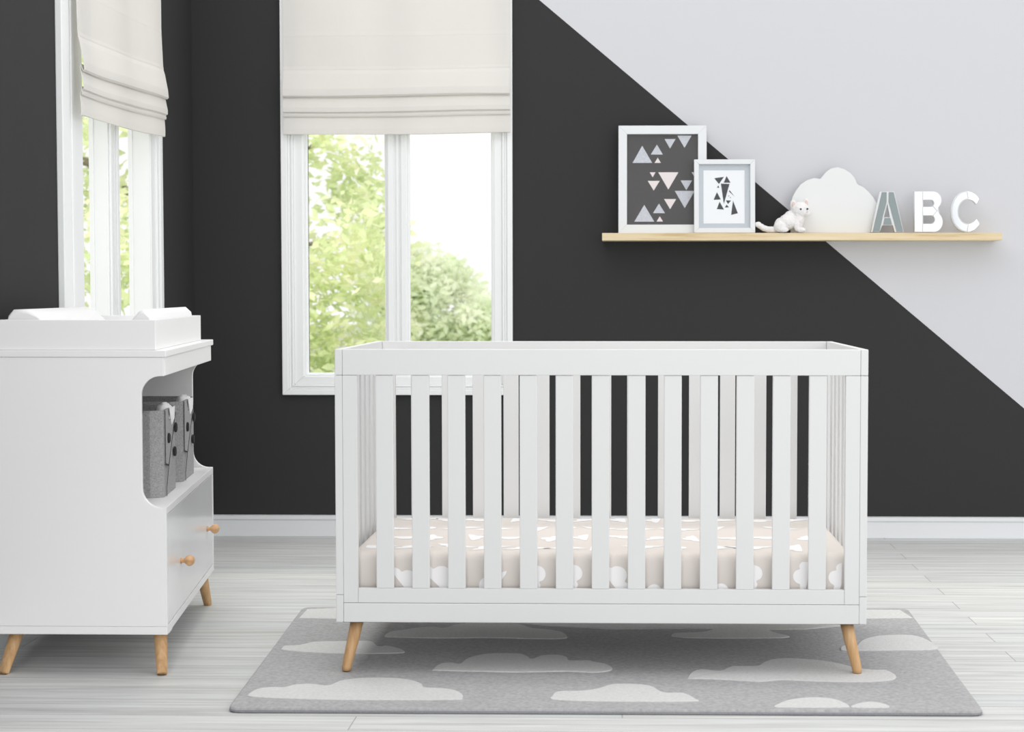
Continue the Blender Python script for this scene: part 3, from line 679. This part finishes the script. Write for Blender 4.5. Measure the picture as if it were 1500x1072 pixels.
# ------------------------------------------------------------------ wall shelf and what stands on it
SY = WY - 0.13
sa, sb = at_y(882, 341, SY), at_y(1468, 341, SY); SZ = (sa.z + sb.z) / 2; sz0 = at_y(1170, 352, SY).z
q = MB(); q.box(sa.x, sb.x, SY, WY - 0.0005, sz0, SZ)
tag(q.build('floating_shelf', M['shelf'], bevel=0.001, loc=((sa.x + sb.x) / 2, WY - 0.06, sz0)), 'long pale pine floating shelf on the two-tone wall above the crib', 'shelf')
zof = lambda px, py, Y: at_y(px, py, Y)
def lean(o, deg): o.rotation_euler = (math.radians(-deg), 0, 0)
def picture(name, label, px0, py0, px1, py1, Y, border, ang, build_print):
    a = at_y(px0, py0, Y); c = at_y(px1, py1, Y); x0, x1, z1_, z0 = a.x, c.x, a.z, SZ
    k = (x1 - x0) / (px1 - px0)
    r = empty(name, ((x0 + x1) / 2, Y, SZ + 0.0005), label=label, cat='picture frame', group='framed prints on the shelf')
    # work in frame space: x along, z up from the foot, then lean back
    W_, Ht = x1 - x0, z1_ - z0; xc = (x0 + x1) / 2
    bd = border * k; q = MB()
    P = lambda x, n, z: (xc + x, Y + n, SZ + 0.0005 + z)
    rect_frame(q, -W_ / 2, W_ / 2, 0, Ht, (bd, bd, bd, bd), -0.009, 0.008, P)
    q.build('frame', M['frame'], r, 0.0015)
    q = MB(); q.box(xc - W_ / 2 + bd, xc + W_ / 2 - bd, Y + 0.003, Y + 0.006, SZ + bd, SZ + Ht - bd); 
    def U(px, py): return ((px - (px0 + px1) / 2) * k, (py1 - py) * k)
    build_print(r, q, U, P)
    q = MB(); q.box(xc - W_ / 2 + bd, xc + W_ / 2 - bd, Y - 0.004, Y - 0.003, SZ + bd, SZ + Ht - bd); q.build('glazing', M['picture_glass'], r)
    lean(r, ang)
    return r
def big_print(r, q, U, P):
    f = lambda u, v: U(900 + u / 6.495, 180 + v / 6.495)
    tris = [((173,365),(265,200),(360,365),2),((346,285),(405,190),(462,285),2),((383,365),(413,315),(443,365),1),((478,137),(583,137),(530,228),2),((600,104),(735,104),(668,222),2),
            ((337,455),(392,455),(365,503),1),((418,455),(610,455),(514,620),1),((318,537),(432,537),(375,630),1),((630,533),(740,533),(685,626),2),((575,633),(765,633),(670,798),2),
            ((473,711),(589,711),(531,808),1),((190,927),(285,766),(380,927),2),((368,846),(425,754),(482,846),2),((402,926),(432,876),(464,926),1),((735,455),(795,455),(765,505),1)]
    for t in tris:
        pts = [P(f(*p)[0], 0.0026, f(*p)[1]) for p in t[:3]]; q.prism(pts, (0, -0.0004, 0), t[3])
    q.build('print', [M['printdark'], M['blush'], M['silver']], r)
def small_print(r, q, U, P):
    f = lambda u, v: U(900 + u / 6.495, 180 + v / 6.495)
    q.build('mount', M['mat_grey'], r)
    q = MB(); c = [f(850, 948), f(1240, 948), f(1240, 440), f(850, 440)]
    q.prism([P(p[0], 0.0027, p[1]) for p in c], (0, -0.0005, 0), 0)
    tris = [((952,515),(1045,502),(997,570)),((1042,558),(1070,494),(1107,558)),((1015,566),(1097,570),(1043,762)),((978,606),(990,583),(1000,606)),((946,722),(978,648),(1014,718)),
            ((976,810),(1003,740),(1045,815)),((1062,727),(1112,728),(1083,762)),((1052,795),(1070,768),(1092,793)),((1112,866),(1130,730),(1176,850)),((1090,640),(1098,630),(1145,690)),((1084,684),(1094,680),(1092,692)),((1100,700),(1110,694),(1108,706))]
    for t in tris: q.prism([P(f(*p)[0], 0.0021, f(*p)[1]) for p in t], (0, -0.0004, 0), 1)
    q.build('print', [M['paper'], M['printink']], r)
picture('picture_frame', 'large white frame with black print of pale triangles, at the left end of shelf', 906, 183, 1035, 340, WY - 0.075, 12.5, 4.5, big_print)
picture('picture_frame', 'small white frame with grey mount and black triangle drawing, overlapping the larger frame', 1017, 233, 1106, 340, WY - 0.105, 7.0, 5, small_print)

# cloud board
CYB = WY - 0.05
cp = [(0,0)]
pts = [(1158,341),(1157,320),(1158,300),(1161,288),(1166,279),(1173,270),(1182,264),(1192,261),(1200,262),(1202,262)]
pts += [(1205,258),(1210,252),(1217,247),(1227,245),(1237,248),(1246,254),(1252,261),(1255,269)]
pts += [(1257,271),(1264,274),(1272,281),(1279,289),(1284,298),(1286,312),(1285,341)]
lp = [at_y(p[0], p[1], CYB) for p in pts]
q = plate([[(p.x, max(p.z, SZ + 0.0008)) for p in lp]], CYB - 0.006, CYB + 0.006, 0.001)
tag(q.build('cloud_board', M['cloudboard'], loc=(at_y(1222, 340, CYB).x, CYB, SZ)), 'white cloud-shaped board standing on the shelf behind the toy cat', 'decoration')

# letters
LY = WY - 0.085; LT = 0.026
def LZ(u, v): p = at_y(1270 + u / 7.895, 270 + v / 7.895, LY); return (p.x, max(p.z, SZ + 0.0006))
def letter(nm, label, loops, panels):
    xs = [p[0] for p in loops[0]]; cx = (min(xs) + max(xs)) / 2
    r = empty(nm, (cx, LY, SZ), label=label, cat='letter', group='mirrored letters on the shelf')
    q = plate(loops, LY, LY + LT, 0.0012); q.build('letter_body', M['frame'], r)
    for pl, m_ in panels:
        q = plate([pl], LY - 0.0022, LY - 0.0003); q.build('mirror_panel', M[m_], r)
    return r
V = lambda l: [LZ(*p) for p in l]
letter('letter_a', 'mirrored letter A with grey reflection tinted into its faces, beside the cloud board', [V([(45,553),(152,85),(315,85),(428,553),(322,553),(298,473),(178,473),(145,553)]), V([(196,380),(268,380),(236,222)])],
       [(V([(66,546),(172,91),(227,91),(226,210),(190,345),(143,546)]), 'grey_reflection'), (V([(252,91),(308,91),(418,546),(342,546),(250,205)]), 'grey_reflection'), (V([(204,388),(270,388),(290,466),(188,466)]), 'grey_reflection')])
def arc(cx, cy, rx, ry, a0, a1, n=14): return [(cx + rx * math.cos(math.radians(a0 + (a1 - a0) * k / n)), cy - ry * math.sin(math.radians(a0 + (a1 - a0) * k / n))) for k in range(n + 1)]
Bo = [(548,553),(548,80)] + [(700,80)] + arc(760, 185, 103, 105, 90, -50) + arc(775, 435, 103, 118, 50, -90)
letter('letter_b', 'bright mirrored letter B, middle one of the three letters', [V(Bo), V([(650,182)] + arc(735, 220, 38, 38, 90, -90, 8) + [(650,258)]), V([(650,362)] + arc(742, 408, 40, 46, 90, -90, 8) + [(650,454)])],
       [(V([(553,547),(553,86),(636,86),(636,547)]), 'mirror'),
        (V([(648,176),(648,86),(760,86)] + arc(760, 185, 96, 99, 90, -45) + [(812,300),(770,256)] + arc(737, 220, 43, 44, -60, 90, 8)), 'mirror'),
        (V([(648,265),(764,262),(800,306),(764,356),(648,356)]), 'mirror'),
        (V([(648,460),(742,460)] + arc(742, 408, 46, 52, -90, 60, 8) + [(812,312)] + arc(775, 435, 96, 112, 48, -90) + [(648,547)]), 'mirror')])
Co = arc(1155, 316, 185, 237, 38, 325, 34)
Ci = arc(1170, 316, 115, 140, 322, 38, 26)
def ring(a0, a1, ins=8): return V(arc(1155, 316, 185 - ins, 237 - ins, a0, a1, 18) + arc(1170, 316, 115 + ins, 140 + ins, a1, a0, 18))
letter('letter_c', 'mirrored letter C with reflection tinted half grey and half bright, at the right end of shelf', [V(Co + Ci)],
       [(ring(93, 268, 12), 'pale_reflection'), (ring(40, 86), 'mirror'), (ring(275, 322), 'mirror')])

# plush cat
def cat():
    Y = WY - 0.10; k = (at_y(1200, 300, Y).x - at_y(1100, 300, Y).x) / 100
    c = lambda px, py, d=0.0: Vector((at_y(px, py, Y).x, Y + d, at_y(px, py, Y).z))
    r = empty('toy_cat', (c(1155, 340).x, Y, SZ), label='white plush toy cat with pink ears sitting on the shelf before the cloud board', cat='toy')
    q = MB()
    B_ = lambda px, py, d, rad, sc=(1, 1, 1), rot=None: q.ball(c(px, py, d), rad * k, sc, sub=3, rot=rot)
    B_(1147, 329, 0, 11.5, (1.1, 0.95, 0.98)); B_(1158, 322, 0, 11, (1.0, 0.9, 1.25)); B_(1154, 325, -0.003, 13, (1.05, 0.95, 0.9)); B_(1169, 321, -0.006, 9.5, (0.95, 0.95, 1.1)); B_(1165, 318, 0, 9.5, (0.9, 0.9, 1.35)); B_(1168, 326, 0, 10, (0.85, 0.95, 1.2))
    B_(1172, 308, -0.004, 13.2, (1.0, 0.95, 0.93)); B_(1180, 312.5, -0.02, 6.5, (1.0, 0.9, 0.75)); B_(1168, 314, -0.018, 5.5, (1, 0.9, 0.9))
    for px, py, d in ((1161.5, 300, -0.004), (1181, 297.5, 0.004)): B_(px, py, d, 6.0, (0.72, 0.5, 1.3))
    B_(1142, 332, -0.022, 9.0, (1.0, 0.75, 0.95)); B_(1147, 337, -0.032, 4.2, (1.7, 1.0, 0.85)); B_(1147, 337, 0.022, 4.2, (1.6, 1.0, 0.85)); B_(1142, 332, 0.018, 8.5, (1.0, 0.7, 0.95))
    for d in (-0.024, 0.012):
        B_(1166, 330, d, 4.6, (0.9, 0.9, 2.0)); B_(1172, 337, d - 0.004, 4.4, (1.6, 1.0, 0.85))
    tail = [(1137, 336), (1131, 336.5), (1125, 336), (1119, 334.5), (1115, 332), (1111.5, 329.5), (1109, 328.5)]
    tr = [4.8, 4.6, 4.5, 4.4, 4.3, 4.2, 3.6]
    for (px, py), rr in zip(tail, tr): B_(px, py, -0.004, rr)
    for (a, b_), rr in zip(zip(tail, tail[1:]), tr): B_((a[0] + b_[0]) / 2, (a[1] + b_[1]) / 2, -0.004, rr)
    for v in q.bm.verts: v.co.z = max(v.co.z, SZ + 0.0012)
    body = q.build('plush_body', M['plush'], r)
    m_ = body.modifiers.new('remesh', 'REMESH'); m_.mode = 'VOXEL'; m_.voxel_size = 0.0017; m_.use_smooth_shade = True
    sm = body.modifiers.new('smooth', 'SMOOTH'); sm.factor = 0.6; sm.iterations = 5
    tx = bpy.data.textures.new('fur', 'CLOUDS'); tx.noise_scale = 0.006; tx.noise_depth = 2
    dp = body.modifiers.new('fur', 'DISPLACE'); dp.texture = tx; dp.strength = 0.0045; dp.mid_level = 0.5
    for px, py, d in ((1162, 300.5, -0.0135), (1181, 298, -0.0055)):
        q = MB(); q.ball(c(px, py, d), 4.0 * k, (0.6, 0.35, 1.2)); q.build('inner_ear', M['pink'], r)
    for px, py, d in ((1171.5, 307, -0.0365), (1181.5, 306.5, -0.031)):
        q = MB(); q.ball(c(px, py, d), 1.5 * k); q.build('eye', M['eye'], r)
    q = MB(); q.ball(c(1181, 310.8, -0.0345), 1.6 * k, (1.1, 0.8, 0.7)); q.build('nose', M['pink'], r)
cat()
